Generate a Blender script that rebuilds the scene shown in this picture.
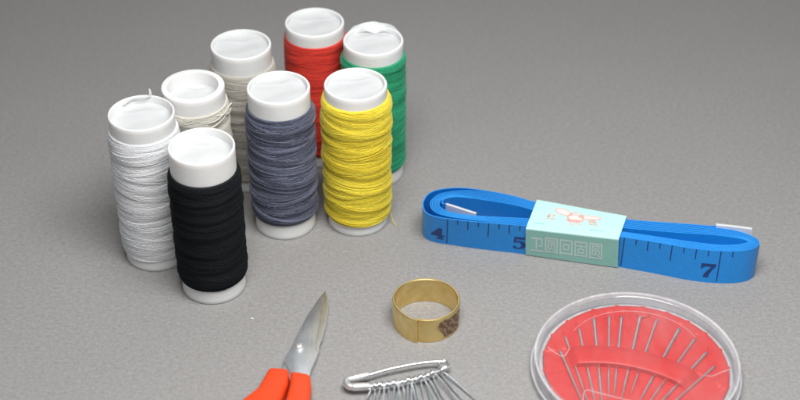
import bpy, bmesh, math, random
import numpy as np
from mathutils import Vector, Matrix

random.seed(7)
rng = np.random.default_rng(11)
for o in list(bpy.data.objects):
    bpy.data.objects.remove(o, do_unlink=True)
S = bpy.context.scene
C = S.collection
MM = 0.001
R = math.radians

# ------------------------------------------------------------------ camera
cam_d = bpy.data.cameras.new('camera')
cam = bpy.data.objects.new('camera', cam_d)
C.objects.link(cam)
cam.location = (0, 0, 0.255)
cam.rotation_euler = (R(90 - 36.344), 0, 0)
cam_d.sensor_width = 36
cam_d.lens = 66.99
cam_d.clip_start = 0.01
cam_d.clip_end = 50
cam_d.dof.use_dof = True
cam_d.dof.focus_distance = 0.392
cam_d.dof.aperture_fstop = 12
S.camera = cam

# ------------------------------------------------------------------ light
W = bpy.data.worlds.new('World')
S.world = W
W.use_nodes = True
bg = W.node_tree.nodes['Background']
bg.inputs[0].default_value = (0.93, 0.96, 1.0, 1)
bg.inputs[1].default_value = 0.17


def area(name, loc, target, sx, sy, power, col):
    d = bpy.data.lights.new(name, 'AREA')
    d.shape = 'RECTANGLE'
    d.size = sx
    d.size_y = sy
    d.energy = power
    d.color = col
    o = bpy.data.objects.new(name, d)
    C.objects.link(o)
    o.location = loc
    v = Vector(target) - Vector(loc)
    o.rotation_euler = v.to_track_quat('-Z', 'Y').to_euler()
    return o


area('softbox_lamp', (0.032, 0.20, 0.295), (0.02, 0.25, 0), 0.20, 0.14, 1.40, (1.0, 0.995, 0.985))
area('added_rear_softbox', (0.05, 0.95, 0.55), (0.0, 0.32, 0), 0.9, 0.34, 0.72, (0.97, 0.985, 1.0))  # added lamp behind the scene, brightens reflections in the metal
S.view_settings.view_transform = 'Standard'
S.view_settings.look = 'None'
S.view_settings.exposure = 0
S.view_settings.gamma = 1


# ------------------------------------------------------------------ helpers
def tag(o, label=None, cat=None, group=None, kind=None):
    if label: o['label'] = label
    if cat: o['category'] = cat
    if group: o['group'] = group
    if kind: o['kind'] = kind
    return o


def thing(name, label, cat, loc=(0, 0, 0), rz=0, group=None):
    o = bpy.data.objects.new(name, None)
    o.empty_display_size = 0.005
    C.objects.link(o)
    o.location = loc
    o.rotation_euler = (0, 0, rz)
    return tag(o, label, cat, group)


class MB:
    """Collects verts/faces (in mm), then links them as one mesh object."""

    def __init__(self):
        self.v = []
        self.f = []
        self.q = []
        self.n = 0

    def add(self, verts, faces):
        verts = np.asarray(verts, dtype=float).reshape(-1, 3)
        self.v.append(verts)
        b = self.n
        self.f.extend([tuple(i + b for i in f) for f in faces])
        self.n += len(verts)
        return self

    def grid(self, P, closed_u=False, closed_v=False, flip=False):
        """P: (nu, nv, 3); quads are kept as one array so that big meshes build fast."""
        nu, nv = P.shape[:2]
        i = np.arange(nu if closed_u else nu - 1)[:, None]
        j = np.arange(nv if closed_v else nv - 1)[None, :]
        i1, j1 = (i + 1) % nu, (j + 1) % nv
        a, b, c, d = i * nv + j, i1 * nv + j, i1 * nv + j1, i * nv + j1
        q = np.stack([a, d, c, b] if flip else [a, b, c, d], -1).reshape(-1, 4) + self.n
        self.q.append(q)
        self.v.append(np.asarray(P, float).reshape(-1, 3))
        self.n += nu * nv
        return self

    def lathe(self, prof, n=96, cx=0, cy=0, closed=False):
        a = np.linspace(0, 2 * np.pi, n, endpoint=False)
        prof = np.asarray(prof, float)
        P = np.zeros((n, len(prof), 3))
        P[:, :, 0] = cx + np.cos(a)[:, None] * prof[None, :, 0]
        P[:, :, 1] = cy + np.sin(a)[:, None] * prof[None, :, 0]
        P[:, :, 2] = prof[None, :, 1]
        return self.grid(P, closed_u=True, closed_v=closed)

    def tube(self, pts, r, n=10, caps=True, closed=False):
        pts = np.asarray(pts, float)
        m = len(pts)
        r = np.broadcast_to(np.asarray(r, float), (m,))
        if closed:
            t = np.roll(pts, -1, 0) - np.roll(pts, 1, 0)
        else:
            t = np.gradient(pts, axis=0)
        t /= np.linalg.norm(t, axis=1)[:, None] + 1e-12
        ref = np.array([0, 0, 1.0]) if abs(t[0][2]) < .9 else np.array([1.0, 0, 0])
        u = np.cross(t[0], ref); u /= np.linalg.norm(u)
        P = np.zeros((m, n, 3))
        a = np.linspace(0, 2 * np.pi, n, endpoint=False)
        for i in range(m):
            u = u - t[i] * np.dot(u, t[i]); u /= np.linalg.norm(u)
            w = np.cross(t[i], u)
            P[i] = pts[i] + r[i] * (np.cos(a)[:, None] * u + np.sin(a)[:, None] * w)
        self.grid(P, closed_u=closed, closed_v=True)
        if caps and not closed:
            self.add(P[0], [tuple(range(n))])
            self.add(P[-1], [tuple(reversed(range(n)))])
        return self

    def prism(self, poly, z0, z1):
        poly = np.asarray(poly, float)
        n = len(poly)
        lo = np.c_[poly, np.full(n, z0) if np.isscalar(z0) else z0]
        hi = np.c_[poly, np.full(n, z1) if np.isscalar(z1) else z1]
        area_ = 0.5 * np.sum(poly[:, 0] * np.roll(poly[:, 1], -1) - np.roll(poly[:, 0], -1) * poly[:, 1])
        idx = list(range(n))
        fs = [tuple(reversed(idx)), tuple(i + n for i in idx)] + [(i, (i + 1) % n, (i + 1) % n + n, i + n) for i in idx]
        if area_ < 0:
            fs = [tuple(reversed(f)) for f in fs]
        return self.add(np.r_[lo, hi], fs)

    def build(self, name, mat, parent=None, smooth=True, angle=40, bevel=0, tone=None, recalc=False):
        me = bpy.data.meshes.new(name)
        v = np.concatenate(self.v) * MM
        q = np.concatenate(self.q) if self.q else np.zeros((0, 4), int)
        li = np.concatenate([q.ravel(), np.array([i for f in self.f for i in f], int)])
        ln = np.concatenate([np.full(len(q), 4), np.array([len(f) for f in self.f], int)])
        me.vertices.add(len(v)); me.vertices.foreach_set('co', v.ravel())
        me.loops.add(len(li)); me.loops.foreach_set('vertex_index', li.astype(np.int32))
        me.polygons.add(len(ln))
        me.polygons.foreach_set('loop_start', (np.cumsum(ln) - ln).astype(np.int32))
        me.update(calc_edges=True); me.validate()
        if recalc or bevel:
            bm = bmesh.new(); bm.from_mesh(me)
            bmesh.ops.remove_doubles(bm, verts=bm.verts, dist=1e-7)
            bmesh.ops.recalc_face_normals(bm, faces=bm.faces)
            if bevel:
                es = [e for e in bm.edges if len(e.link_faces) == 2 and e.calc_face_angle(0) > R(35)]
                bmesh.ops.bevel(bm, geom=es, offset=bevel * MM, segments=2 if bevel < .5 else 5, profile=.5, affect='EDGES')
            bm.to_mesh(me); bm.free()
        if smooth:
            me.polygons.foreach_set('use_smooth', [True] * len(me.polygons))
            if angle < 180: me.set_sharp_from_angle(angle=R(angle))
        if tone is not None:
            at = me.attributes.new('tone', 'FLOAT', 'POINT')
            at.data.foreach_set('value', tone)
        me.update()
        o = bpy.data.objects.new(name, me)
        C.objects.link(o)
        if mat: me.materials.append(mat)
        if parent: o.parent = parent
        return o


def spline(pts, n, closed=False):
    """Catmull-Rom through pts, n samples evenly spaced along its length."""
    P = np.asarray(pts, float)
    if closed:
        Q = np.r_[P[-1:], P, P[:2]]
    else:
        Q = np.r_[2 * P[:1] - P[1:2], P, 2 * P[-1:] - P[-2:-1]]
    out = []
    for i in range(1, len(Q) - 2):
        p0, p1, p2, p3 = Q[i - 1:i + 3]
        t = np.linspace(0, 1, 16, endpoint=False)[:, None]
        out.append(.5 * (2 * p1 + (p2 - p0) * t + (2 * p0 - 5 * p1 + 4 * p2 - p3) * t ** 2 + (3 * p1 - p0 - 3 * p2 + p3) * t ** 3))
    if not closed:
        out.append(Q[-2:-1])
    A = np.concatenate(out)
    if closed: A = np.r_[A, A[:1]]
    s = np.r_[0, np.cumsum(np.linalg.norm(np.diff(A, axis=0), axis=1))]
    q = np.linspace(0, s[-1], n + 1 if closed else n)
    if closed: q = q[:-1]
    return np.stack([np.interp(q, s, A[:, k]) for k in range(A.shape[1])], 1)


# ------------------------------------------------------------------ materials
def mat(name):
    m = bpy.data.materials.new(name)
    m.use_nodes = True
    nt = m.node_tree
    return m, nt, nt.nodes['Principled BSDF'], nt.links


def N(nt, t, **kw):
    n = nt.nodes.new(t)
    for k, v in kw.items():
        if k in n.inputs: n.inputs[k].default_value = v
        else: setattr(n, k, v)
    return n


def ramp(nt, fac, stops):
    r = nt.nodes.new('ShaderNodeValToRGB')
    e = r.color_ramp.elements
    while len(e) < len(stops): e.new(.5)
    for i, (p, c) in enumerate(stops):
        e[i].position = p
        e[i].color = (*c, 1)
    nt.links.new(fac, r.inputs[0])
    return r


def plain(name, col, rough=.5, metal=0, var=.06, scale=400, bump=0, bscale=900, spec=.5, **kw):
    """A principled surface with slight procedural tone and roughness variation."""
    m, nt, p, L = mat(name)
    tc = N(nt, 'ShaderNodeTexCoord')
    no = N(nt, 'ShaderNodeTexNoise', Scale=scale, Detail=5)
    L.new(tc.outputs['Object'], no.inputs['Vector'])
    r = ramp(nt, no.outputs['Fac'], [(.25, [max(0, c * (1 - var)) for c in col]), (.75, [min(1, c * (1 + var)) for c in col])])
    L.new(r.outputs[0], p.inputs['Base Color'])
    p.inputs['Metallic'].default_value = metal
    p.inputs['Specular IOR Level'].default_value = spec
    rr = N(nt, 'ShaderNodeMapRange')
    rr.inputs['To Min'].default_value = max(.02, rough - .08)
    rr.inputs['To Max'].default_value = rough + .08
    L.new(no.outputs['Fac'], rr.inputs['Value'])
    L.new(rr.outputs[0], p.inputs['Roughness'])
    if bump:
        n2 = N(nt, 'ShaderNodeTexNoise', Scale=bscale, Detail=4)
        L.new(tc.outputs['Object'], n2.inputs['Vector'])
        b = N(nt, 'ShaderNodeBump', Strength=bump, Distance=.0002)
        L.new(n2.outputs['Fac'], b.inputs['Height'])
        L.new(b.outputs[0], p.inputs['Normal'])
    for k, v in kw.items():
        p.inputs[k.replace('_', ' ')].default_value = v
    return m


def ground_mat():
    m, nt, p, L = mat('grey_card')
    tc = N(nt, 'ShaderNodeTexCoord')
    a = N(nt, 'ShaderNodeTexNoise', Scale=1900, Detail=3, Roughness=.65)
    b = N(nt, 'ShaderNodeTexNoise', Scale=1000, Detail=3)
    c = N(nt, 'ShaderNodeTexNoise', Scale=22, Detail=4)
    d = N(nt, 'ShaderNodeTexNoise', Scale=900, Detail=2)
    mp = N(nt, 'ShaderNodeMapping')
    mp.inputs['Scale'].default_value = (.8, 1.2, 1)
    for n in (a, b, c): L.new(tc.outputs['Object'], n.inputs['Vector'])
    L.new(tc.outputs['Object'], mp.inputs['Vector'])
    L.new(mp.outputs[0], d.inputs['Vector'])

    def mix(f, x, y):
        k = N(nt, 'ShaderNodeMath', operation='MULTIPLY_ADD')
        L.new(x, k.inputs[0]); k.inputs[1].default_value = f
        if isinstance(y, float): k.inputs[2].default_value = y
        else: L.new(y, k.inputs[2])
        return k.outputs[0]
    s = mix(.8, a.outputs['Fac'], 0.0)
    s = mix(.45, b.outputs['Fac'], s)
    s = mix(.12, c.outputs['Fac'], s)
    s = mix(.5, d.outputs['Fac'], s)
    sc = N(nt, 'ShaderNodeMath', operation='MULTIPLY'); L.new(s, sc.inputs[0]); sc.inputs[1].default_value = .53
    r = ramp(nt, sc.outputs[0], [(.28, (.215, .208, .203)), (.5, (.300, .291, .285)), (.72, (.395, .385, .378))])
    L.new(r.outputs[0], p.inputs['Base Color'])
    p.inputs['Roughness'].default_value = .85
    p.inputs['Specular IOR Level'].default_value = .2
    bp = N(nt, 'ShaderNodeBump', Strength=.22, Distance=.0003)
    L.new(s, bp.inputs['Height'])
    L.new(bp.outputs[0], p.inputs['Normal'])
    return m


def thread_mat(name, dark, light, rough=.75, sheen=.25):
    m, nt, p, L = mat(name)
    at = N(nt, 'ShaderNodeAttribute', attribute_name='tone')
    tc = N(nt, 'ShaderNodeTexCoord')
    no = N(nt, 'ShaderNodeTexNoise', Scale=900, Detail=3)
    L.new(tc.outputs['Object'], no.inputs['Vector'])
    ad = N(nt, 'ShaderNodeMath', operation='MULTIPLY_ADD')
    L.new(no.outputs['Fac'], ad.inputs[0]); ad.inputs[1].default_value = .35
    L.new(at.outputs['Fac'], ad.inputs[2])
    sb = N(nt, 'ShaderNodeMath', operation='SUBTRACT'); L.new(ad.outputs[0], sb.inputs[0]); sb.inputs[1].default_value = .17
    r = ramp(nt, sb.outputs[0], [(0, dark), (1, light)])
    L.new(r.outputs[0], p.inputs['Base Color'])
    p.inputs['Roughness'].default_value = rough
    p.inputs['Sheen Weight'].default_value = sheen
    p.inputs['Sheen Roughness'].default_value = .4
    p.inputs['Specular IOR Level'].default_value = .25
    wv = N(nt, 'ShaderNodeTexNoise', Scale=2600, Detail=2)
    L.new(tc.outputs['Object'], wv.inputs['Vector'])
    bp = N(nt, 'ShaderNodeBump', Strength=.5, Distance=.0002)
    L.new(wv.outputs['Fac'], bp.inputs['Height']); L.new(bp.outputs[0], p.inputs['Normal'])
    return m


def clear_mat(name, tint=(1, 1, 1), haze=.08, rough=.06, refl=1.0, nscale=260, spread_=1.5):
    """Thin clear plastic: see-through, with Fresnel reflection and a little milky haze."""
    m, nt, p, L = mat(name)
    nt.nodes.remove(p)
    out = nt.nodes['Material Output']
    tr = N(nt, 'ShaderNodeBsdfTransparent'); tr.inputs[0].default_value = (*tint, 1)
    df = N(nt, 'ShaderNodeBsdfDiffuse'); df.inputs[0].default_value = (.85, .85, .86, 1)
    gl = N(nt, 'ShaderNodeBsdfGlossy'); gl.inputs['Roughness'].default_value = rough
    lw = N(nt, 'ShaderNodeLayerWeight', Blend=.5)
    pw = N(nt, 'ShaderNodeMath', operation='POWER'); L.new(lw.outputs['Facing'], pw.inputs[0]); pw.inputs[1].default_value = 4.0
    fr = N(nt, 'ShaderNodeMath', operation='MULTIPLY_ADD'); L.new(pw.outputs[0], fr.inputs[0]); fr.inputs[1].default_value = .5; fr.inputs[2].default_value = .045
    tc = N(nt, 'ShaderNodeTexCoord')
    mp = N(nt, 'ShaderNodeMapping'); mp.inputs['Scale'].default_value = (1, .35, 1); mp.inputs['Rotation'].default_value = (0, 0, .5)
    no = N(nt, 'ShaderNodeTexNoise', Scale=nscale, Detail=6, Roughness=.7)
    L.new(tc.outputs['Object'], mp.inputs[0]); L.new(mp.outputs[0], no.inputs['Vector'])
    mr = N(nt, 'ShaderNodeMapRange')
    mr.inputs['From Min'].default_value = .35; mr.inputs['From Max'].default_value = .75
    mr.inputs['To Min'].default_value = haze * (2 - spread_ if spread_ < 1.7 else .15); mr.inputs['To Max'].default_value = min(1, haze * spread_)
    L.new(no.outputs['Fac'], mr.inputs['Value'])
    m1 = N(nt, 'ShaderNodeMixShader'); m2 = N(nt, 'ShaderNodeMixShader')
    L.new(mr.outputs[0], m1.inputs[0]); L.new(tr.outputs[0], m1.inputs[1]); L.new(df.outputs[0], m1.inputs[2])
    k = N(nt, 'ShaderNodeMath', operation='MULTIPLY'); L.new(fr.outputs[0], k.inputs[0]); k.inputs[1].default_value = refl
    L.new(k.outputs[0], m2.inputs[0]); L.new(m1.outputs[0], m2.inputs[1]); L.new(gl.outputs[0], m2.inputs[2])
    L.new(m2.outputs[0], out.inputs[0])
    return m


def brass_mat():
    m, nt, p, L = mat('brass')
    tc = N(nt, 'ShaderNodeTexCoord')
    no = N(nt, 'ShaderNodeTexNoise', Scale=300, Detail=5)
    L.new(tc.outputs['Object'], no.inputs['Vector'])
    r = ramp(nt, no.outputs['Fac'], [(.3, (.74, .54, .20)), (.7, (.90, .71, .33))])
    L.new(r.outputs[0], p.inputs['Base Color'])
    p.inputs['Metallic'].default_value = 1
    p.inputs['Roughness'].default_value = .3
    return m


def dark_brass_mat():
    m, nt, p, L = mat('dark_hatched_brass')
    tc = N(nt, 'ShaderNodeTexCoord')
    mp = N(nt, 'ShaderNodeMapping'); mp.inputs['Rotation'].default_value = (.6, .5, .3)
    L.new(tc.outputs['Object'], mp.inputs[0])
    no = N(nt, 'ShaderNodeTexWave', Scale=210, Distortion=7, Detail=4)
    no.inputs['Detail Scale'].default_value = 2.5
    L.new(mp.outputs[0], no.inputs['Vector'])
    r = ramp(nt, no.outputs['Fac'], [(.1, (.22, .145, .10)), (.55, (.30, .20, .14)), (.95, (.46, .33, .20))])
    at_ = N(nt, 'ShaderNodeAttribute', attribute_name='tone')
    n2 = N(nt, 'ShaderNodeTexNoise', Scale=700, Detail=5)
    L.new(tc.outputs['Object'], n2.inputs['Vector'])
    ad = N(nt, 'ShaderNodeMath', operation='ADD'); L.new(at_.outputs['Fac'], ad.inputs[0]); L.new(n2.outputs['Fac'], ad.inputs[1])
    mr = N(nt, 'ShaderNodeMapRange', interpolation_type='SMOOTHSTEP')
    mr.inputs['From Min'].default_value = .65; mr.inputs['From Max'].default_value = 1.15
    L.new(ad.outputs[0], mr.inputs['Value'])
    mx = N(nt, 'ShaderNodeMix', data_type='RGBA')
    mx.inputs[6].default_value = (.82, .62, .26, 1)
    L.new(mr.outputs[0], mx.inputs[0]); L.new(r.outputs[0], mx.inputs[7])
    L.new(mx.outputs[2], p.inputs['Base Color'])
    p.inputs['Metallic'].default_value = .9
    ro = N(nt, 'ShaderNodeMapRange'); ro.inputs['To Min'].default_value = .3; ro.inputs['To Max'].default_value = .5
    L.new(mr.outputs[0], ro.inputs['Value']); L.new(ro.outputs[0], p.inputs['Roughness'])
    bp = N(nt, 'ShaderNodeBump', Strength=.25, Distance=.0002)
    L.new(no.outputs['Fac'], bp.inputs['Height']); L.new(bp.outputs[0], p.inputs['Normal'])
    return m


def blade_mat():
    m, nt, p, L = mat('ground_steel')
    tc = N(nt, 'ShaderNodeTexCoord')
    mp = N(nt, 'ShaderNodeMapping'); mp.inputs['Rotation'].default_value = (0, 0, R(12)); mp.inputs['Scale'].default_value = (1, .05, 1)
    no = N(nt, 'ShaderNodeTexNoise', Scale=2600, Detail=3)
    L.new(tc.outputs['Object'], mp.inputs[0]); L.new(mp.outputs[0], no.inputs['Vector'])
    n2 = N(nt, 'ShaderNodeTexNoise', Scale=170, Detail=4)
    L.new(tc.outputs['Object'], n2.inputs['Vector'])
    r = ramp(nt, n2.outputs['Fac'], [(.3, (.70, .735, .77)), (.7, (.90, .925, .95))])
    L.new(r.outputs[0], p.inputs['Base Color'])
    p.inputs['Metallic'].default_value = 1
    rr = N(nt, 'ShaderNodeMapRange'); rr.inputs['To Min'].default_value = .36; rr.inputs['To Max'].default_value = .55
    L.new(no.outputs['Fac'], rr.inputs['Value']); L.new(rr.outputs[0], p.inputs['Roughness'])
    bp = N(nt, 'ShaderNodeBump', Strength=.3, Distance=.0001)
    L.new(no.outputs['Fac'], bp.inputs['Height']); L.new(bp.outputs[0], p.inputs['Normal'])
    return m


M = {
    'ground': ground_mat(),
    'tube': plain('white_plastic', (.80, .80, .79), .42, var=.03, bump=.05, Subsurface_Weight=.15, Subsurface_Scale=.002),
    'film': plain('white_film', (.60, .61, .615), .45, var=.03, bump=.12, bscale=300, Subsurface_Weight=.1, Subsurface_Scale=.001),
    'tape': plain('blue_coated_tape', (.013, .285, .80), .36, var=.07, scale=900, bump=.12, bscale=2600),
    'ink': plain('navy_ink', (.010, .045, .20), .5),
    'band': plain('mint_paper', (.50, .83, .77), .55, var=.03, bump=.08, bscale=1500),
    'pale_ink': plain('pale_grey_ink', (.60, .75, .71), .55),
    'pink_ink': plain('pink_ink', (.88, .38, .34), .55, var=.15, scale=900),
    'blush': plain('blush_ink', (.82, .70, .66), .55, var=.02),
    'panel': plain('mid_mint', (.30, .60, .53), .5, var=.04),
    'teal_ink': plain('teal_ink', (.30, .60, .57), .55),
    'steel': plain('nickel_steel', (.80, .80, .81), .27, metal=1, var=.05),
    'dull_steel': plain('blued_steel', (.80, .84, .86), .36, metal=1, var=.12, scale=700),
    'tip': plain('bright_clip_metal', (.95, .95, .95), .35, metal=.5, var=.02),
    'needle': plain('needle_steel', (.78, .77, .78), .3, metal=1, var=.15, scale=500),
    'cap': plain('bright_tin', (.86, .86, .86), .36, metal=.85, var=.03),
    'blade': blade_mat(),
    'bevel': plain('honed_steel', (.90, .89, .80), .42, metal=1, var=.05),
    'orange': plain('orange_plastic', (.78, .062, .010), .35, var=.04, bump=.03),
    'red': plain('red_plastic', (.60, .022, .020), .42, var=.06, bump=.05, Subsurface_Weight=.1, Subsurface_Scale=.002),
    'red_dark': plain('red_plastic_slot', (.62, .035, .03), .5, var=.06),
    'case': clear_mat('clear_plastic', (.98, .98, .99), .20, .10, .9),
    'lid': clear_mat('lid_plastic', (.99, .98, .98), .038, .09, 1.0, 90, 2.6),  # broad milky blotches imitate mottled reflections on the lid
    'milky': clear_mat('milky_plastic', (.96, .96, .97), .5, .12, 1.0),
    'brass': brass_mat(),
    'dark_brass': dark_brass_mat(),
}

# ------------------------------------------------------------------ table top
g = MB()
gx = np.linspace(-1500, 1500, 3)
P = np.zeros((3, 3, 3)); P[:, :, 0] = gx[:, None]; P[:, :, 1] = gx[None, :] + 300
g.grid(P)
tag(g.build('table_surface', M['ground'], smooth=False), kind='structure')


# ------------------------------------------------------------------ thread spools
def make_spool(name, label, x, y, tmat, H=45.1, Rt=8.44, z0=4.0, z1=39.0, Rw=9.15, spread=.5, contrast=.5, wl=.75, depth=1.75,
               seed=1, taper=0.0, tail=None, film='plain', wraps=620, tilt=(0, 0)):
    rg = np.random.default_rng(seed)
    root = thing(name, label, 'thread spool', (x * MM, y * MM, 0), rg.uniform(0, 6.28), 'thread spools standing in a cluster')
    root.rotation_euler[2] = 0
    # hollow tube with lipped rim
    prof = [(Rt - wl, .25), (Rt - wl + .2, 0), (Rt - .25, 0), (Rt, .3), (Rt - .05, 1.2), (Rt - .12, H * .5), (Rt - .05, H - 1.6),
            (Rt, H - .35), (Rt - .14, H - .08), (Rt - .35, H), (Rt - wl + .1, H - .06), (Rt - wl, H - .4), (Rt - wl - .03, H - 3), (Rt - wl - .1, 2)]
    MB().lathe(prof, 96, closed=True).build('tube', M['tube'], root, angle=60)
    # thin film closing the mouth of the tube, a little way down, creased
    nr, na = 14, 72
    rr = np.linspace(0.0, 1, nr) * (Rt - wl - .03)
    aa = np.linspace(0, 2 * np.pi, na, endpoint=False)
    Q = np.zeros((na, nr, 3))
    Q[:, :, 0] = np.cos(aa)[:, None] * rr; Q[:, :, 1] = np.sin(aa)[:, None] * rr
    ph = rg.uniform(0, 6.28, 4)
    X, Y = Q[:, :, 0], Q[:, :, 1]
    edge = (rr / rr[-1])[None, :]
    dz = .16 * np.sin(.55 * X + ph[0]) + .12 * np.sin(.8 * Y - .4 * X + ph[1]) + .45 * edge ** 8
    dz = dz + .5 * np.exp(-((Y - 4.2 - .12 * X + .3 * np.sin(X + ph[2])) / .5) ** 2) * (1 - edge ** 6)
    Q[:, :, 2] = H - depth + dz
    MB().grid(Q, closed_u=True).build('mouth_film', M['film'], root, angle=80)
    if film == 'torn':          # film folded up over the far part of the rim
        th = np.linspace(R(25), R(150), 40)
        hgt = np.interp(th, [R(25), R(48), R(58), R(92), R(104), R(132), R(150)], [0, .45, .85, .75, 1.0, .35, 0]) + .05 * np.sin(th * 17)
        Q = np.zeros((40, 8, 3))
        for j, q in enumerate(np.linspace(0, 1, 8)):
            rad = Rt - .02 - q * (1.9 + .5 * np.sin(th * 5)) * np.clip(np.sin((th - R(25)) / R(125) * np.pi), 0, 1)
            zz = H + .05 + hgt * (1 - q) ** .7 - q * 1.3 + .15 * np.sin(th * 9 + q * 4)
            Q[:, j] = np.stack([np.cos(th) * rad, np.sin(th) * rad, zz], 1)
        MB().grid(Q).build('film_flap', M['film'], root, angle=80)
    elif film == 'tuft':
        b = MB()
        b.tube(spline([(1.2, Rt - .6, H - .4), (1.3, Rt - .3, H + .8), (1.1, Rt + .1, H + 1.7)], 8), [.42, .45, .42, .4, .36, .3, .25, .12], 7)
        b.tube(spline([(-5.5, Rt * .62, H - 1.2), (-3, Rt * .8, H - .3), (0, Rt * .84, H - .1), (1.2, Rt * .9, H - .1)], 16), .22, 6)
        b.build('film_tuft', M['film'], root)
    # core of the winding
    nz, na = 90, 96
    zz = np.linspace(z0, z1, nz)
    aa = np.linspace(0, 2 * np.pi, na, endpoint=False)
    ph = rg.uniform(0, 6.28, 8)
    nb = rg.uniform(.95, 1.25)

    def rad(a, z):
        u = (z - z0) / (z1 - z0)
        e = np.clip(np.minimum(u, 1 - u) / .045, 0, 1) ** .6
        zt = z + .9 * np.sin(a + ph[0])
        lump = .16 * np.sin(zt * nb + ph[1]) + .12 * np.sin(zt * .57 * nb + ph[2] + .8 * np.sin(a + ph[3])) + .07 * np.sin(2.3 * zt + a + ph[4])
        return Rt - .02 + (Rw - Rt + taper * (u - .5) + lump * spread) * e
    A, Z = np.meshgrid(aa, zz, indexing='ij')
    rd = rad(A, Z) - .05
    Q = np.stack([np.cos(A) * rd, np.sin(A) * rd, Z], 2)
    w = MB().grid(Q, closed_u=True)
    w.add([], [])
    tone = [np.full(na * nz, .45)]
    # single strands of thread on top
    ns = 40
    tube_n = 4
    ca = np.linspace(0, 2 * np.pi, tube_n, endpoint=False)
    L0 = z1 - z0
    # the thread is cross-wound: it lies in bands of neighbouring strands that climb or fall together
    groups = max(40, int(wraps / 4.2))
    order_ = rg.permutation(groups)
    for gi, oi in enumerate(order_):
        zc = z0 + L0 * (oi + rg.uniform(-.3, 1.3)) / groups
        sgn = 1 if rg.random() < .5 else -1
        pitch = sgn * (rg.uniform(1.5, 5.0) if rg.random() < .45 else rg.uniform(5.0, 11.0))
        turns = rg.uniform(.4, .95)
        k = rg.integers(7, 15)
        a0 = rg.uniform(0, 6.28)
        gap_ = rg.uniform(.14, .22)
        gl = .04 + .19 * rg.random() * spread / .6
        gt = rg.normal(0, .24)
        bend = rg.normal(0, .35)
        for j in range(k):
            f = (j - (k - 1) / 2) / max(1, (k - 1) / 2)
            n = int(ns * turns * rg.uniform(.85, 1.0))
            th = a0 + rg.normal(0, .12) + np.linspace(0, turns * 2 * np.pi, n)
            u = np.linspace(-.5, .5, n)
            z = zc + pitch * turns * u + bend * np.cos(u * 5 + a0) + (j - k / 2) * gap_ * (1 + .35 * np.cos(u * 4 + gi)) + rg.normal(0, .05)
            lo_, hi_ = z0 + .2 + .12 * rg.random(), z1 - .2 - .12 * rg.random()
            z = np.where(z < lo_, lo_ + .12 * rg.random(), np.where(z > hi_, hi_ - .12 * rg.random(), z))
            rs = rg.uniform(.085, .125)
            r_ = rad(th, z) - .06 + gl * (1 - .75 * f * f) + abs(rg.normal(0, .025))
            endd = np.minimum(np.arange(n), np.arange(n)[::-1]) / 8.
            r_ = r_ - .55 * np.clip(1 - endd, 0, 1) ** 1.5
            rr_ = r_[:, None] + rs * np.cos(ca)[None, :]
            P = np.stack([np.cos(th)[:, None] * rr_, np.sin(th)[:, None] * rr_, z[:, None] + rs * np.sin(ca)[None, :]], 2)
            w.grid(P, closed_v=True)
            t = np.clip(.5 + contrast * (rg.normal(0, .10) + gt), 0, 1)
            tone.append(np.full(n * tube_n, t))
    th_o = w.build('wound_thread', tmat, root, angle=180, tone=np.concatenate(tone))
    if tail is not None:
        for pts, r0 in tail:
            q = spline(pts, 40)
            b = MB().tube(q, r0, 6)
            b.build('loose_thread_end', tmat, th_o, tone=np.full(40 * 6 + 12, .6))
    return root


T = {
    'white': thread_mat('white_thread', (.74, .75, .77), (.86, .87, .88)),
    'cream': thread_mat('cream_thread', (.50, .48, .42), (.70, .68, .61)),
    'beige': thread_mat('beige_thread', (.40, .37, .32), (.58, .55, .49)),
    'black': thread_mat('black_thread', (.0025, .0035, .005), (.008, .0105, .014), sheen=.0),
    'grey': thread_mat('slate_thread', (.045, .050, .078), (.20, .215, .30)),
    'red': thread_mat('red_thread', (.50, .024, .015), (.76, .06, .038)),
    'green': thread_mat('green_thread', (.010, .21, .095), (.04, .43, .215)),
    'yellow': thread_mat('yellow_thread', (.70, .52, .02), (.93, .80, .085)),
}
make_spool('thread_spool', 'spool of white thread standing at the far left of the cluster', -66.7, 322.2, T['white'], z0=3.4, z1=41.6, Rw=9.2,
           seed=3, film='tuft', H=46.0, Rt=8.6, depth=2.7, wl=.6, contrast=.35, spread=.55)
make_spool('thread_spool', 'spool of cream thread with loose thread ends, between the white and black spools', -55.1, 336.7, T['cream'], z1=40.5, Rw=9.0,
           seed=4, contrast=.5, spread=.7, wl=1.7, depth=4.2,
           tail=[([(6.5, -6.4, 39.5), (8.0, -5.2, 39.2), (9.3, -3.0, 38.2), (9.6, .5, 37.6)], .22),
                 ([(4.5, -8.2, 38.3), (6.6, -7.4, 38.8), (8.4, -5.4, 39.6), (9.6, -3.2, 40.6), (10.3, -2.2, 41.0)], .2),
                 ([(1.5, -9.2, 37.2), (5.2, -8.3, 37.0), (8.0, -5.6, 38.0), (9.4, -2.2, 39.2)], .2)])
make_spool('thread_spool', 'spool of beige thread standing at the back left, behind the cream and slate spools', -44.2, 358.4, T['beige'], z1=39.5, Rw=9.2, seed=5,
           contrast=.4)
make_spool('thread_spool', 'spool of black thread standing at the front of the cluster', -49.76, 308.3, T['black'], z0=4.4, z1=38.2, Rw=9.2, seed=6, contrast=.5, wraps=660, depth=2.9, wl=.6)
make_spool('thread_spool', 'spool of slate blue grey thread standing in the middle of the cluster', -32.3, 336.0, T['grey'], z0=5.0, z1=39.6, Rw=9.15, seed=7,
           contrast=1.5, spread=.8)
make_spool('thread_spool', 'spool of red thread standing at the back between the slate and green spools', -24.3, 370.8, T['red'], z1=41.2, Rw=8.95, seed=8, contrast=.5)
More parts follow.
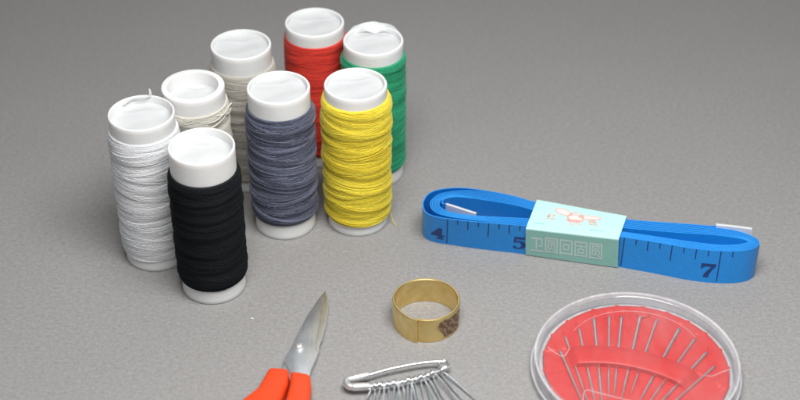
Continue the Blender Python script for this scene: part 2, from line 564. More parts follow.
make_spool('thread_spool', 'spool of green thread with torn white film at its mouth, behind the yellow spool', -7.45, 360.7, T['green'], z1=41.0, Rw=9.1, seed=9, film='torn',
           contrast=.6)
make_spool('thread_spool', 'spool of bright yellow thread standing at the right front of the cluster', -11.85, 337.6, T['yellow'], z0=3.4, z1=41.6, Rw=9.35, seed=12, taper=.3,
           contrast=.55, spread=.95, wraps=660,
           tail=[([(8.8, -2.5, 4.4), (9.5, -2.4, 2.6), (9.9, -2.8, 1.2), (10.3, -3.0, .5), (10.8, -3.6, .3)], .10)])

# ------------------------------------------------------------------ tape measure
OUTER = [(96.08, 311.67), (96.14, 314.06), (93.93, 316.46), (90.26, 318.45), (83.79, 320.03), (75.85, 321.45), (67.85, 322.67), (61.72, 323.82), (54.58, 325.86), (46.67, 329.04), (37.84, 332.29), (30.59, 336.13), (22.37, 339.2), (16.25, 340.51), (11.19, 339.92), (7.8, 337.78), (6.22, 334.02), (6.06, 331.7), (6.58, 329.17), (8.19, 327.34), (10.9, 326.21), (13.6, 325.53), (21.69, 323.49), (34.03, 321.0), (43.07, 319.21), (53.61, 316.94), (58.84, 315.69), (64.02, 314.17), (70.43, 312.17), (76.77, 309.98), (83.45, 308.55), (89.77, 308.46), (93.94, 309.53), (96.08, 311.67)]
INNER = [(92.87, 312.97), (90.83, 314.19), (84.38, 315.54), (77.79, 316.47), (69.89, 317.8), (64.62, 318.77), (59.88, 319.85), (54.14, 321.81), (43.63, 325.7), (37.51, 327.91), (34.87, 329.36), (30.32, 331.46), (22.15, 334.24), (16.66, 335.73), (13.88, 335.66), (11.91, 334.48), (11.17, 332.62), (11.83, 331.0), (13.71, 329.4), (17.77, 327.79), (21.84, 326.87), (27.27, 326.21), (34.86, 325.25), (43.45, 323.66), (54.02, 320.69), (59.72, 318.52), (64.42, 317.22), (69.59, 315.69), (77.33, 313.51), (83.76, 311.89), (87.98, 311.72), (91.27, 312.24), (92.87, 312.97)]
TW = 11.0


def lean(x):
    return np.radians(np.interp(x, [13.5, 34.1, 58.7, 84.6], [13, 8, 5, 0]))


def halves(loop, tip):
    """Resample a loop so that parameter 0, .5, 1 fall on right tip, left tip, right tip."""
    k = tip
    a = spline(loop[:k + 1], 200)
    b = spline(loop[k:], 201)
    return np.r_[a, b[1:]]


LO, LI = halves(OUTER, 17), halves(INNER, 16)
NT = 8
seg = 200
tt = np.arange(.075, 7.49, 1 / seg)
phi = tt % 1.0
w = (tt + .35) / (NT + .1)
d = np.abs(phi - .5)
bl = np.clip(1 - d / .13, 0, 1); bl = bl * bl * (3 - 2 * bl)
wl_ = np.where(w < .16, w * .45, .40 + .57 * np.clip((w - .16) / .79, 0, 1))
w = w * (1 - bl) + wl_ * bl
fi = phi * (len(LO) - 1)


def at(Lp, f):
    i = np.arange(len(Lp))
    return np.stack([np.interp(f, i, Lp[:, 0]), np.interp(f, i, Lp[:, 1])], 1)


path = at(LO, fi) * (1 - w)[:, None] + at(LI, fi) * w[:, None]
# inner end lets go of the coil and points back into the loop
path = np.r_[path, spline([path[-1], (11.6, 332.9), (12.4, 332.95), (13.2, 332.4)], 14)[1:]]
path = np.r_[spline([(86.6, 320.05), (85.2, 320.1), path[0] + (0, .12), path[3]], 10)[:-1], path[4:]]


def ribbon(b, path, th, zb=0.0, ht=TW, off=0.0):
    t = np.gradient(path, axis=0); t /= np.linalg.norm(t, axis=1)[:, None] + 1e-9
    nrm = np.stack([-t[:, 1], t[:, 0]], 1)
    ln = lean(path[:, 0])
    m = len(path)

    def pt(side, z):
        q = np.zeros((m, 3))
        q[:, :2] = path + nrm * (side + off)
        q[:, 1] -= z * np.sin(ln)
        q[:, 2] = z * np.cos(ln)
        return q
    h = th / 2
    zl, zh = zb, zb + ht
    for a, c in (((-h, zl), (-h, zh)), ((-h, zh), (h, zh)), ((h, zh), (h, zl)), ((h, zl), (-h, zl))):
        b.grid(np.stack([pt(*a), pt(*c)], 1))
    for e in (0, -1):
        q = np.array([pt(-h, zl)[e], pt(-h, zh)[e], pt(h, zh)[e], pt(h, zl)[e]])
        b.add(q, [(0, 1, 2, 3)])
    return b


tape = thing('tape_measure', 'blue coiled tape measure held flat by a mint paper band', 'tape measure', (50 * MM, 320 * MM, 0))
inv = Matrix.Translation((-50 * MM, -320 * MM, 0))


def shift(o):
    o.data.transform(inv)
    return o


# thickness varies slightly along the ribbon so layers read apart; small vertical slip between turns
tb = MB()
ribbon(tb, path, .30, zb=.02)
shift(tb.build('tape_strip', M['tape'], tape, angle=50, recalc=False))
tip1 = np.array([(85.4, 320.25), (88.5, 319.72), (91.6, 319.1), (94.9, 318.35)])
shift(ribbon(MB(), spline(tip1, 12), .95, zb=.0, ht=TW + .25).build('metal_end_tip', M['tip'], tape, bevel=.08, recalc=True))
tip2 = np.array([(12.75, 332.55), (15.4, 331.0), (18.1, 329.35), (20.8, 327.75)])
shift(ribbon(MB(), spline(tip2, 12), .8, zb=.0, ht=TW + .25).build('metal_end_tip', M['tip'], tape, bevel=.08, recalc=True))

# printed inch scale on the outer face of the front run
FR = LO[200:]
# outermost turn's front run, taken from the path itself
i0 = int((.5 - .075) * seg) + 6
front = path[i0 - 4:i0 + 98]
fs = np.r_[0, np.cumsum(np.linalg.norm(np.diff(front, axis=0), axis=1))]


def on_front(s, z, off=.23):
    """Point on the outer face of the front run: s along it, z up it."""
    x = np.interp(s, fs, front[:, 0]); y = np.interp(s, fs, front[:, 1])
    e = .4
    dx = np.interp(s + e, fs, front[:, 0]) - np.interp(s - e, fs, front[:, 0])
    dy = np.interp(s + e, fs, front[:, 1]) - np.interp(s - e, fs, front[:, 1])
    l = np.hypot(dx, dy) + 1e-9
    ln = lean(x)
    return np.stack([x + dy / l * off, y - dx / l * off - z * np.sin(ln), z * np.cos(ln) + 0 * x], -1)


def s_of_x(x):
    return float(np.interp(x, front[3:-6, 0], fs[3:-6]))


def quad(b, s0, s1, z0, z1, n=1):
    b.add(on_front(np.array([s0, s1, s1, s0]), np.array([z0, z0, z1, z1])), [(0, 1, 2, 3)])


DIG = {   # heavy old-style numerals as outlines in a unit-height box
    '7': [[(0, 1), (.78, 1), (.78, .86), (.58, .52), (.46, .2), (.44, 0), (.16, 0), (.2, .22), (.36, .52), (.56, .8), (.22, .8), (.1, .72), (.07, .62), (0, .62)]],
    '4': [[(.42, 1), (.64, 1), (.64, .38), (.78, .38), (.78, .24), (.64, .24), (.64, .1), (.74, .06), (.74, 0), (.3, 0), (.3, .06), (.42, .1), (.42, .24), (0, .24), (0, .36)]],
    '5': [[(.1, 1), (.7, 1), (.66, .82), (.2, .82), (.18, .64), (.3, .68), (.46, .68), (.62, .62), (.74, .48), (.74, .26), (.62, .08), (.42, 0), (.2, 0), (.06, .1), (.04, .2), (.16, .24), (.24, .12), (.36, .08), (.46, .14), (.5, .28), (.48, .46), (.4, .56), (.28, .58), (.16, .52), (.06, .52)]],
    '6': [[(.7, .9), (.6, 1), (.4, 1), (.14, .8), (.02, .45), (.08, .14), (.36, 0), (.66, .1), (.76, .32), (.66, .54), (.4, .6), (.28, .52), (.3, .7), (.42, .9), (.56, .84)]],
}
ik = MB()
marks = {4: 13.0, 5: 35.3, 6: 60.1, 7: 84.9}
sx_ = {k: s_of_x(v) for k, v in marks.items()}
for k in (4, 5, 6, 7):
    s0 = sx_[k]
    s1 = sx_.get(k + 1, s0 + 25.2)
    for j in range(8):
        s = s0 + (s1 - s0) * j / 8
        if s > fs[-1] - 6: continue
        ht = {0: 10.3, 4: 5.4}.get(j, 3.4 if j % 2 == 0 else 1.9)
        quad(ik, s - .14, s + .14, TW - ht, TW - .05)
    poly = np.array(DIG[str(k)][0])
    hh = 4.6
    q = np.array([(s0 - 4.6 + px * 5.0, 1.9 + py * hh) for px, py in poly])
    pts = on_front(q[:, 0], q[:, 1])
    bm = bmesh.new()
    vs = [bm.verts.new(p) for p in pts]
    f = bm.faces.new(vs)
    f.normal_update()
    r = bmesh.ops.triangulate(bm, faces=[f])
    bm.verts.index_update()
    ik.add(pts, [tuple(v.index for v in ff.verts) for ff in bm.faces])
    bm.free()
shift(ik.build('printed_scale', M['ink'], tape, smooth=False))

# ------------------------------------------------------------------ mint paper band
FBL, FBR = np.array((34.55, 320.75, .05)), np.array((59.2, 315.1, .05))
FTL, FTR = np.array((33.95, 318.95, 10.9)), np.array((58.35, 313.75, 11.3))
BTL, BTR = np.array((37.99, 331.9, 11.15)), np.array((61.8, 323.9, 11.5))
BBL, BBR = BTL + (.2, 1.5, -11.1), BTR + (.3, 1.0, -11.45)
band = thing('paper_band', 'mint green printed paper band wrapped round the blue tape measure', 'paper band', (48 * MM, 321 * MM, 0))
binv = Matrix.Translation((-48 * MM, -321 * MM, 0))


def section(k):
    L_ = [FBL, FTL, BTL, BBL]; R_ = [FBR, FTR, BTR, BBR]
    cs = [a * (1 - k) + b * k for a, b in zip(L_, R_)]
    out = []
    for i in range(4):          # rounded corners
        p, c, n = cs[i - 1], cs[i], cs[(i + 1) % 4]
        u = (p - c) / np.linalg.norm(p - c); v = (n - c) / np.linalg.norm(n - c)
        r_ = .55
        for q in np.linspace(0, 1, 5):
            out.append(c + u * r_ * (1 - q) ** 2 + v * r_ * q ** 2)
    return np.array(out)


ks = np.linspace(0, 1, 24)
Po = np.array([section(k) for k in ks])
cen = Po.mean(1, keepdims=True)
# slight crumple of the paper
for i, k in enumerate(ks):
    Po[i, :, 2] += .02 * np.sin(k * 9 + np.arange(20) * .4) * (Po[i, :, 2] > 8)
    Po[i, :, 1] += .02 * np.sin(k * 7 + 1)
dirv = Po - cen
dirv[:, :, 0] = 0
nl = np.linalg.norm(dirv, axis=2, keepdims=True)
Pi = Po - dirv / nl * .16
b = MB()
b.grid(Po, closed_v=True)
b.grid(Pi, closed_v=True, flip=True)
for e, fl in ((0, False), (-1, True)):
    b.grid(np.stack([Po[e], Pi[e]], 0), closed_v=True, flip=fl)
o = b.build('sleeve', M['band'], band, angle=50, recalc=True)
o.data.transform(binv)


def face_map(A, B, Cc, D, lift):
    """A bottom-left, B bottom-right, Cc top-right, D top-left -> bilinear map, lifted off the face."""
    n = np.cross(B - A, D - A); n = n / np.linalg.norm(n)

    def f(u, v, extra=0.0):
        u = np.asarray(u)[..., None]; v = np.asarray(v)[..., None]
        return A * (1 - u) * (1 - v) + B * u * (1 - v) + Cc * u * v + D * (1 - u) * v + n * (lift + extra)
    return f


def text_geo(txt, bold=0.0):
    """Outline of a word as (verts 2D, faces), lower-left at origin, unit height."""
    cu = bpy.data.curves.new('word', 'FONT')
    cu.body = txt
    cu.size = 1
    cu.offset = bold
    ob = bpy.data.objects.new('word', cu)
    C.objects.link(ob)
    bpy.context.view_layer.update()
    me = ob.evaluated_get(bpy.context.evaluated_depsgraph_get()).to_mesh()
    v = np.array([(p.co.x, p.co.y) for p in me.vertices])
    f = [tuple(p.vertices) for p in me.polygons]
    bpy.data.objects.remove(ob, do_unlink=True)
    bpy.data.curves.remove(cu)
    if len(v) == 0: return v, f
    v = (v - v.min(0)) / (v.max(0) - v.min(0)).max()
    return v, f


front_face = face_map(FBL, FBR, FTR, FTL, .07)
top_face = face_map(FTL, FTR, BTR, BTL, .07)
LW, LH = np.linalg.norm(FBR - FBL), np.linalg.norm(FTL - FBL)
TH = np.linalg.norm(BTL - FTL)


def stamp(b, fmap, txt, u0, v0, su, sv, wide=1.0, bold=0.0):
    v, f = text_geo(txt, bold)
    if len(v) == 0: return
    for k, fc in enumerate(f):
        q = v[list(fc)]
        b.add(fmap(u0 + q[:, 0] * su * wide, v0 + q[:, 1] * sv, .0006 * k), [tuple(range(len(fc)))])


panel_low = face_map(FBL, FBR, FTR, FTL, .035)  # darker mint laid over nearly the whole front face
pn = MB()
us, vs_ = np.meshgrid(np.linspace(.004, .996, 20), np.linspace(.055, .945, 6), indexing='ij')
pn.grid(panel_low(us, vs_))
o = pn.build('front_panel', M['panel'], band, smooth=False); o.data.transform(binv)
lt = MB()
for i, ch in enumerate('卫圆回固圆'):
    stamp(lt, front_face, ch, .05 + i * .16, .22, 3.7 / LW, 6.0 / LH, bold=.012)
o = lt.build('pale_lettering', M['pale_ink'], band, smooth=False); o.data.transform(binv)

em = MB()


def stroke(b, fmap, pts, wdt, closed=False, n=48):
    """A printed line of width wdt (mm) on a face, pts in face units of mm."""
    p = spline(pts, n, closed)
    t = (np.roll(p, -1, 0) - np.roll(p, 1, 0)) if closed else np.gradient(p, axis=0)
    t /= np.linalg.norm(t, axis=1)[:, None] + 1e-9
    nn = np.stack([-t[:, 1], t[:, 0]], 1) * wdt / 2
    A, B = p + nn, p - nn
    Q = np.stack([fmap(A[:, 0] / LW, A[:, 1] / TH), fmap(B[:, 0] / LW, B[:, 1] / TH)], 1)
    b.grid(Q, closed_u=closed)


def oval(cx, cy, a, c, rot, n=14):
    q = np.linspace(0, 2 * np.pi, n, endpoint=False)
    x, y = a * np.cos(q), c * np.sin(q)
    return np.stack([cx + x * np.cos(rot) - y * np.sin(rot), cy + x * np.sin(rot) + y * np.cos(rot)], 1)


cx0 = 11.6
stroke(em, top_face, oval(cx0 - 3.3, 9.6, 2.5, 1.25, -.35), .26, True)     # left wing
stroke(em, top_face, oval(cx0 + 4.2, 8.9, 3.0, .95, .12), .24, True)       # right wing
stroke(em, top_face, oval(cx0 + .5, 7.7, 2.2, 1.6, 0), .34, True)          # round body
stroke(em, top_face, [(cx0 - 1.6, 8.9), (cx0 - .3, 10.3), (cx0 + 1.4, 10.2), (cx0 + 2.4, 8.9)], .3)
stroke(em, top_face, [(cx0 - 1.9, 6.9), (cx0 - 1.2, 5.7), (cx0 + .6, 5.1), (cx0 + 2.2, 5.7), (cx0 + 2.8, 6.9)], .26)
stroke(em, top_face, [(cx0 - .9, 4.7), (cx0 + 1.0, 4.2), (cx0 + 2.6, 4.9)], .22)
stamp(em, top_face, 'BEE', (cx0 - 1.5) / LW, 5.6 / TH, 3.6 / LW, 2.4 / TH, bold=.03)
stamp(em, top_face, '红', 4.3 / LW, 5.4 / TH, 2.7 / LW, 2.7 / TH, bold=0)
stamp(em, top_face, '色', 15.6 / LW, 5.4 / TH, 2.8 / LW, 2.7 / TH, bold=0)
o = em.build('pink_emblem', M['pink_ink'], band, smooth=False); o.data.transform(binv)
fl = MB()
top_low = face_map(FTL, FTR, BTR, BTL, .04)
for args in ((cx0 - 3.3, 9.6, 2.5, 1.25, -.35), (cx0 + 4.2, 8.9, 3.0, .95, .12), (cx0 + .5, 7.7, 2.2, 1.6, 0)):
    p_ = oval(*args, 28)
    fl.add(top_low(p_[:, 0] / LW, p_[:, 1] / TH), [tuple(range(28))])
o = fl.build('emblem_fill', M['blush'], band, smooth=False); o.data.transform(binv)
sp = MB()
for (u0, v0, n_) in ((1.7, 2.6, 7), (16.9, 2.7, 8)):
    x = u0
    for i in range(n_):
        l = (.26, .38, .2, .44, .3, .36, .24, .4)[i]
        q = np.array([(x, v0), (x + l, v0), (x + l, v0 + .36 + .08 * (i % 2)), (x, v0 + .36)])
        sp.add(top_face(q[:, 0] / LW, q[:, 1] / TH), [(0, 1, 2, 3)])
        x += l + .12
o = sp.build('small_print', M['teal_ink'], band, smooth=False); o.data.transform(binv)

# ------------------------------------------------------------------ brass thimble ring
ring = thing('thimble_ring', 'brass ring thimble with a seam and a dark brown patch', 'thimble', (6.76 * MM, 293.5 * MM, 0))
RO, RI, RH = 8.6, 7.95, 7.5
na = 160
a = np.linspace(R(-112), R(-112 + 360 + 7), na)       # strip rolled a little past a full turn: overlapping seam


def strip(a, ro, ri, h0, h1):
    sec = np.array([(ri, h0 + .12), (ri + .12, h0), (ro - .12, h0), (ro, h0 + .12), (ro, h1 - .14), (ro - .14, h1), (ri + .14, h1), (ri, h1 - .14)])
    return sec


Q = np.zeros((na, 8, 3))
for i, t in enumerate(a):
    k = i / (na - 1)
    grow = .0 if k < .9 else (k - .9) / .1 * .62
    oval_ = 1 + .012 * np.cos(2 * t + .4)
    s_ = strip(t, (RO + grow) * oval_, (RI + grow) * oval_, 0, RH)
    Q[i] = np.stack([np.cos(t) * s_[:, 0], np.sin(t) * s_[:, 0], s_[:, 1]], 1)
b = MB().grid(Q, closed_v=True)
b.add(Q[0], [tuple(range(8))]); b.add(Q[-1], [tuple(reversed(range(8)))])
b.build('brass_strip', M['brass'], ring, angle=35, recalc=True)
# rough dark brown patch on the outside
n1, n2 = 30, 12
th = np.linspace(R(-70), R(-12), n1)
Q = np.zeros((n1, n2, 3))
for i, t in enumerate(th):
    for j, q in enumerate(np.linspace(0, 1, n2)):
        z = .2 + q * 6.95
        tw = t + .10 * math.sin(q * 5 + 1) * (1 if i < n1 / 2 else -.6)
        rr_ = RO * (1 + .012 * math.cos(2 * tw + .4)) + .10 + .035 * math.sin(i * 1.1 + j * 2.1) * (0 < i < n1 - 1 and 0 < j < n2 - 1)
        if i in (0, n1 - 1) or j in (0, n2 - 1): rr_ -= .12
        Q[i, j] = (math.cos(tw) * rr_, math.sin(tw) * rr_, z)
ii, jj = np.meshgrid(np.arange(n1), np.arange(n2), indexing='ij')
edge_ = np.clip(np.minimum(np.minimum(ii, n1 - 1 - ii) / 6., np.minimum(jj, n2 - 1 - jj) / 2.), 0, 1)
MB().grid(Q).build('dark_patch', M['dark_brass'], ring, tone=edge_.ravel())

# ------------------------------------------------------------------ scissors
sc = thing('scissors', 'small closed scissors with steel blades and orange handles', 'scissors', (-25.5 * MM, 281 * MM, 0))
sinv = Matrix.Translation((25.5 * MM, -281 * MM, 0))


def sb(b, name, m_, parent=sc, **k):
    o = b.build(name, m_, parent, **k)
    o.data.transform(sinv)
    return o


# lower blade (left edge shows)
low = [(-19.9, 303.6), (-22.1, 299.6), (-24.3, 294.0), (-26.3, 286.5), (-28.0, 279.6), (-29.4, 275.0), (-30.6, 271.0), (-31.6, 266.5), (-28.6, 265.5), (-27.0, 270.5),
       (-24.5, 277.0), (-22.5, 286.0), (-20.6, 297.0)]
zl = np.interp([p[1] for p in low], [265, 280, 304], [1.3, 1.2, .9])
b = MB().prism(low, np.interp([p[1] for p in low], [265, 280, 304], [.5, .35, .1]), zl)
sb(b, 'lower_blade', M['blade'], bevel=.06)
# upper blade: spine on the right, ground face towards its edge
top_ = [(-19.8, 304.2), (-18.95, 300.5), (-18.75, 297.0), (-19.0, 291.0), (-19.8, 284.6), (-20.6, 281.6), (-20.35, 280.4), (-21.0, 277.0), (-22.1, 272.6), (-22.6, 268.0), (-26.6, 267.5), (-26.9, 271.0),
        (-28.3, 274.6), (-28.9, 276.6), (-27.6, 279.8), (-25.9, 287.0), (-23.7, 294.6), (-21.5, 300.6)]
zt = lambda p: float(np.interp(p[1], [265, 280, 304], [2.5, 2.35, 1.35]))
zb_ = lambda p: float(np.interp(p[1], [265, 280, 304], [1.45, 1.28, .98]))
b = MB().prism(top_, np.array([zb_(p) for p in top_]), np.array([zt(p) for p in top_]))
sb(b, 'upper_blade', M['blade'], bevel=.1)
# hollow-ground strip along the right of the upper blade
n_ = 24
yy = np.linspace(303.2, 279.5, n_)
rx = np.interp(yy, [277, 280.4, 284.6, 291, 297, 300.5, 304.2], [-21.0, -20.45, -19.8, -19.0, -18.75, -18.95, -19.8])
lx = rx - np.interp(yy, [279, 284, 296, 304], [.5, 1.5, 2.0, .25])
Q = np.zeros((n_, 3, 3))
for i in range(n_):
    z = zt((0, yy[i]))
    Q[i, 0] = (lx[i], yy[i], z + .015)
    Q[i, 1] = ((lx[i] + rx[i]) / 2, yy[i], z + .06)
    Q[i, 2] = (rx[i] - .05, yy[i], z - .02)
sb(MB().grid(Q, flip=True), 'ground_edge', M['bevel'], angle=20)
# rivet
sb(MB().lathe([(0.01, 3.25), (.7, 3.18), (1.15, 2.95), (1.3, 2.65), (1.3, 2.2)], 40, -25.5, 281.0), 'rivet', M['cap'])


def handle(shank, ring_c, ring_a, ring_b, rot, z0, z1):
    b = MB()
    b.prism(shank, z0, z1)
    sb(b, 'handle', M['orange'], bevel=.7)


def loop_handle(outline, ringpts, z, rr):
    b = MB()
    b.prism(outline, z - 2.2, z + 2.0)
    o = sb(b, 'handle', M['orange'], bevel=1.15)
    q = MB().tube(spline([(x, y, z) for x, y in ringpts], 90, True), rr, 14, closed=True)
    sb(q, 'finger_ring', M['orange'], o)
    return o


# left handle: shank bends out to the left into its ring
loop_handle([(-32.3, 271.7), (-27.25, 271.1), (-27.3, 266.0), (-28.6, 260.5), (-31.0, 255.0), (-36.0, 254.0), (-40.5, 256.0), (-37.8, 260.6), (-34.6, 264.5)],
            [(-33.0, 258.5), (-38.4, 258.0), (-44.0, 252.0), (-46.5, 242.0), (-44.0, 231.0), (-37.5, 226.5), (-32.0, 231.0), (-30.2, 242.0), (-30.6, 252.0)], 2.35, 2.0)
loop_handle([(-26.95, 270.2), (-22.0, 269.0), (-21.5, 264.0), (-21.9, 258.0), (-20.0, 252.0), (-24.0, 249.0), (-28.0, 252.0), (-27.6, 260.0), (-26.9, 265.0)],
            [(-24.6, 257.0), (-20.4, 253.0), (-15.2, 246.0), (-12.0, 236.0), (-14.0, 225.5), (-20.0, 222.0), (-25.8, 227.0), (-27.4, 238.0), (-26.6, 249.0)], 2.55, 2.0)


# ------------------------------------------------------------------ safety pins
big = thing('safety_pin', 'large bright safety pin strung with a row of small pins', 'safety pin', (0, 270 * MM, 0))
ZB = 2.3
UP_ARM = [(-12.0, 269.1), (-8.15, 270.3), (-3.7, 272.2), (0.0, 273.45), (5.6, 274.9), (9.4, 275.35), (11.0, 275.25)]
LOW_ARM = [(12.5, 273.5), (11.2, 272.75), (9.16, 271.6), (5.55, 269.7), (2.21, 268.5), (0.0, 267.8), (-3.7, 266.95), (-7.6, 266.5), (-12.0, 266.3)]
COIL = np.array((10.9, 274.15))


def big_part(name, m_, pts, r_, n=70, k=12, z=ZB):
    q = spline([(x, y - 270, z) for x, y in pts], n)
    return MB().tube(q, r_, k).build(name, m_, big)


big_part('spine_wire', M['steel'], UP_ARM[1:], .43)
big_part('pin_arm', M['steel'], LOW_ARM[:-1], np.linspace(.42, .36, 70))
th = np.linspace(np.pi / 2, np.pi / 2 - 2 * np.pi * 1.75, 60)
MB().tube(np.stack([COIL[0] + 1.12 * np.cos(th), COIL[1] - 270 + 1.12 * np.sin(th), ZB + np.linspace(.45, -.45, 60)], 1), .38, 10).build('coil', M['steel'], big)
b = MB()
b.tube(spline([(-12.3, -.95, ZB), (-11.6, -.7, ZB), (-9.6, -.1, ZB), (-7.6, .52, ZB)], 20), np.r_[np.linspace(.6, .98, 5), np.full(13, .95), .9, .8], 16)
b.tube(spline([(-12.3, -3.7, ZB), (-11.5, -3.75, ZB), (-9.6, -3.65, ZB), (-7.3, -3.5, ZB)], 20), np.r_[np.linspace(.6, .98, 5), np.full(13, .95), .9, .8], 16)
b.tube(spline([(-11.4, -.65, ZB), (-12.6, -1.15, ZB), (-13.25, -2.2, ZB), (-12.7, -3.3, ZB), (-11.5, -3.75, ZB)], 24), .86, 14)
b.build('cap', M['cap'], big)

# small pins hanging off the lower arm, their coils threaded on it
low = spline(LOW_ARM[1:-1], 101)[::-1]       # from the cap to the coil
hang = [(.07, -101), (.15, -98), (.23, -95), (.32, -92), (.41, -89), (.50, -86), (.58, -82), (.66, -77), (.74, -72), (.82, -66), (.95, -52)]
order = ['first', 'second', 'third', 'fourth', 'fifth', 'sixth', 'seventh', 'eighth', 'ninth', 'tenth', 'last']
proto = None


def small_pin():
    r_ = thing('small_safety_pin', 'x', 'safety pin', (0, 0, 0), 0, 'small safety pins strung on the large pin')
    L_ = 21.0
    rs = np.random.default_rng(2)
    w_ = .27
    # coil at origin (threaded on the big pin), arms run along +X, cap at the end
    th = np.linspace(-np.pi * .5, np.pi * 3.5, 80)
    cr = .82
    co = np.stack([cr * np.cos(th) * .95, np.linspace(-.42, .42, 80), cr * np.sin(th)], 1)
    MB().tube(co, w_, 9).build('coil', M['steel'], r_)
    # arms droop from the threaded coil to the table
    up_ = [(.0, -.42, -cr), (3, -.75, -1.0), (9, -1.35, -1.65), (15, -1.3, -1.85), (L_, -1.0, -1.9)]
    lo_ = [(.0, .42, -cr), (3, .8, -1.05), (9, 1.0, -1.7), (15, 1.0, -1.85), (L_, 1.0, -1.9)]
    MB().tube(spline(up_, 40), w_, 8).build('spine_wire', M['dull_steel'], r_)
    MB().tube(spline(lo_, 40), np.linspace(w_, w_ * .8, 40), 8).build('pin_arm', M['dull_steel'], r_)
    b = MB()
    for sg in (-1, 1):
        b.tube([(L_ - 2.2, sg * 1.0, -1.88), (L_ - .5, sg * 1.0, -1.9), (L_ + .4, sg * .9, -1.9)], [.42, .46, .3], 10)
    th = np.linspace(-np.pi / 2, np.pi / 2, 14)
    b.tube(np.stack([L_ + .3 + .8 * np.cos(th), 1.0 * np.sin(th), np.full(14, -1.9)], 1), .42, 10)
    b.build('cap', M['cap'], r_)
    return r_


for i, (s, ang) in enumerate(hang):
    if proto is None:
        t = proto = small_pin()
    else:
        t = proto.copy(); C.objects.link(t)
        for ch in proto.children:
            c = ch.copy(); C.objects.link(c); c.parent = t
    pos = low[int(s * 100)]
    t.location = (pos[0] * MM, pos[1] * MM, (ZB + (.12 if i % 2 else -.05)) * MM)
    t.rotation_euler = (R((-16, 22, -8, 30, -14, 12, -26, 20, -6, 24, 4)[i]), R((0, -1.2, .6, -.8, .4, -1, .2, -.6, .3, -1, 0)[i]), R(ang))
    t['label'] = f'{order[i]} small steel safety pin from the left, hanging on the large pin'

# ------------------------------------------------------------------ needle case
CX, CY = 58.6, 273.6
case = thing('needle_case', 'round clear plastic needle case with a red dial', 'needle case', (CX * MM, CY * MM, 0))
ROT = R(-18.3)       # dial's own axis
FCX, FCY = 48.0 - CX, 241.5 - CY    # centre of the needle fan
# clear base tray, and an added milky ring imitating reflections round the dial
MB().lathe([(.01, .0), (24.9, .0), (25.7, .2), (26.0, .6), (26.0, 1.7), (25.8, 1.95), (24.9, 1.95), (24.7, 1.6), (24.6, .8), (23.9, .5), (.01, .45)], 128).build('base_tray', M['case'], case, angle=35)
MB().lathe([(22.95, .6), (23.0, 2.1), (23.15, 2.35), (23.7, 2.35), (23.95, 2.1), (24.0, .6)], 128).build('tray_glint_ring', M['milky'], case, angle=35)
MB().tube(np.stack([25.85 * np.cos(np.linspace(0, 2 * np.pi, 128, endpoint=False)), 25.85 * np.sin(np.linspace(0, 2 * np.pi, 128, endpoint=False)), np.full(128, 1.75)], 1), .27, 8, closed=True).build('tray_bead', M['milky'], case)
# lid: clear ring wall and flat window
MB().lathe([(25.3, 2.05), (25.4, 4.3), (25.2, 4.9), (24.8, 5.15), (24.2, 5.1), (23.8, 4.78)], 128).build('lid_rim', M['case'], case, angle=50)
MB().tube(np.stack([25.05 * np.cos(np.linspace(0, 2 * np.pi, 128, endpoint=False)), 25.05 * np.sin(np.linspace(0, 2 * np.pi, 128, endpoint=False)), np.full(128, 5.05)], 1), .33, 8, closed=True).build('lid_highlight_bead', M['milky'], case)  # milky bead stands in for the bright highlight along the rim
MB().lathe([(23.8, 4.78), (23.3, 4.7), (12, 4.75), (.01, 4.75)], 128).build('lid_window', M['lid'], case, angle=50)

# red dial with teeth, grooves, centre notch
nr = 60
aa = np.linspace(0, 2 * np.pi, 360, endpoint=False)
tooth = [132.6, 111.5, 95.3, 78.2, 62.2, 46.7, 31.8, 15, -2, -19, -36, 150, 167, 184, 201, 218, 235, 252, 269, 286, 303]
Rd = np.full(360, 22.85)
for td in tooth:
    dd = np.abs((np.degrees(aa) - td + 180) % 360 - 180)
    Rd += .5 * np.clip(1 - dd / 1.6, 0, 1) ** .5
rf = np.r_[np.linspace(.001, .97, nr), .985, 1.0, 1.0]
Q = np.zeros((360, len(rf), 3))
Q[:, :, 0] = np.cos(aa)[:, None] * Rd[:, None] * rf
Q[:, :, 1] = np.sin(aa)[:, None] * Rd[:, None] * rf
FR_ = np.hypot(Q[:, :, 0] - FCX, Q[:, :, 1] - FCY)
FA = np.degrees(np.arctan2(Q[:, :, 1] - FCY, Q[:, :, 0] - FCX))
ndl = [101.5, 97.5, 92.5, 87.5, 83.5, 79.5, 74.0, 69.5, 63.0, 57.5, 51.5, 46.0]
z = np.full(FA.shape, 2.75)
inside = np.hypot(Q[:, :, 0], Q[:, :, 1]) < 21.0
for nd in ndl:
    z -= .4 * np.exp(-((np.radians(FA - nd) * FR_) / .75) ** 2) * inside
z = np.where((FR_ > 31.0) & (FR_ < 39.0), np.minimum(z, 2.4), z)
z[:, -3] = 2.72; z[:, -2] = 2.6; z[:, -1] = .7
Q[:, :, 2] = z
dial = MB().grid(Q, closed_u=True).build('dial', M['red'], case, angle=60)
# raised bridge band across the dial that holds the needles
th = np.linspace(R(100), R(47), 60)
Q = np.zeros((60, 6, 3))
for i, t in enumerate(th):
    e = min(1, min(i, 59 - i) / 4.)
    for j, (rr_, zz) in enumerate(((31.9, 2.3), (31.95, 3.75), (32.3, 3.95), (38.0, 3.95), (38.3, 3.75), (38.35, 2.3))):
        Q[i, j] = (FCX + rr_ * math.cos(t), FCY + rr_ * math.sin(t), 2.2 + (zz - 2.2) * e)
MB().grid(Q, flip=True).build('bridge_band', M['red'], dial, angle=40)
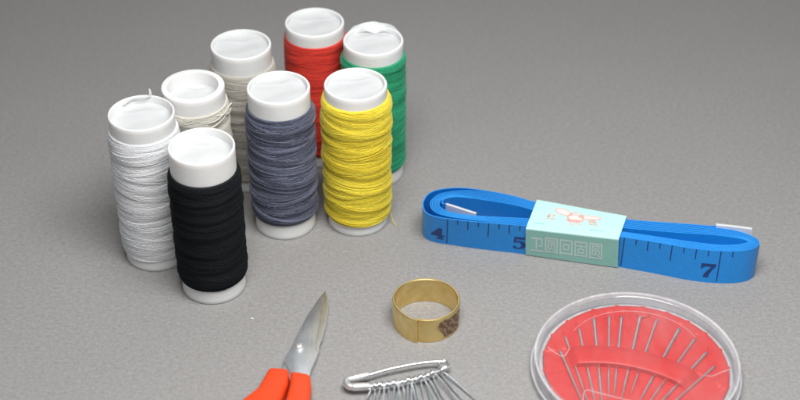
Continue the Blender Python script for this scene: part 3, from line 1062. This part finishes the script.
# dispensing notch at the far edge
a_ = R(78)
hx, hy = 19.9 * math.cos(R(77.5)), 19.9 * math.sin(R(77.5))
b = MB()
th = np.linspace(R(170), R(380), 30)
b.tube(np.stack([hx + 1.6 * np.cos(th), hy + 1.3 * np.sin(th), np.full(30, 2.95)], 1), .33, 8)
b.build('notch_rim', M['red_dark'], dial)
# moulded lines in the lid
b = MB()
for pts in ([(36.96, 278.0), (38.77, 275.78), (40.66, 274.68), (42.42, 277.63)], [(43.7, 257.72), (44.31, 261.49), (45.38, 262.53), (48.16, 261.49), (57.35, 258.06)],
            [(74.49, 267.81), (76.14, 267.45), (78.83, 268.88), (81.23, 269.96)]):
    b.tube(spline([(x - CX, y - CY, 4.8) for x, y in pts], 40), .08, 6)
th = np.linspace(R(150), R(20), 70)
b.tube(np.stack([16.8 * np.cos(th), 3.0 + 15.2 * np.sin(th), np.full(70, 4.8)], 1), .045, 6)
b.build('lid_mould_line', M['milky'], case)

# the needles, each lying in its groove of the dial
nlab = ['first', 'second', 'third', 'fourth', 'fifth', 'sixth', 'seventh', 'eighth', 'ninth', 'tenth', 'eleventh', 'last']


def needle(Lg, r0):
    s = np.array([0, .6, 1.2, 2.2, 3.4, Lg * .5, Lg * .8, Lg * .94, Lg])
    rx_ = np.array([.4, .95, 1.15, 1.2, 1.0, 1.0, .8, .45, .08]) * r0
    b = MB().tube(np.stack([s, 0 * s, 0 * s], 1), rx_, 10)
    return b


for i, nd in enumerate(ndl):
    rg = np.random.default_rng(40 + i)
    t = R(nd + rg.uniform(-.5, .5))
    r0 = (.34, .28, .32, .38, .3, .36, .4, .3, .42, .3, .34, .28)[i]
    # chord of the dial along this ray
    dx, dy = math.cos(t), math.sin(t)
    bq = FCX * dx + FCY * dy
    disc = bq * bq - (FCX ** 2 + FCY ** 2 - 20.3 ** 2)
    if disc <= 0: continue
    ra, rb = -bq - math.sqrt(disc), -bq + math.sqrt(disc)
    ra, rb = max(ra, rb - 31 + rg.uniform(-3, 1)), rb - rg.uniform(.2, 2.0)
    o = needle(rb - ra, r0 * 1.15).build('needle', M['needle'])
    o.location = ((CX + FCX + dx * rb) * MM, (CY + FCY + dy * rb) * MM, 2.62 * MM)
    o.rotation_euler = (0, 0, t + math.pi)
    tag(o, f'{nlab[i]} steel needle from the left, under the clear lid on the red dial', 'needle', 'needles fanned out on the dial')

# ------------------------------------------------------------------ dust
def lint(name, label, x, y, z, pts, r_):
    q = spline(pts, 16)
    o = MB().tube(q, r_, 6).build(name, T['white'], tone=np.full(16 * 6 + 12, .9))
    o.location = (x * MM, y * MM, z * MM)
    return tag(o, label, 'lint') if label else o


lint('lint_speck', 'tiny white speck of lint lying left of the scissor tip', -38.9, 294.2, 0, [(0, 0, .15), (.3, .1, .25), (.55, 0, .2), (.75, -.12, .12)], .14)
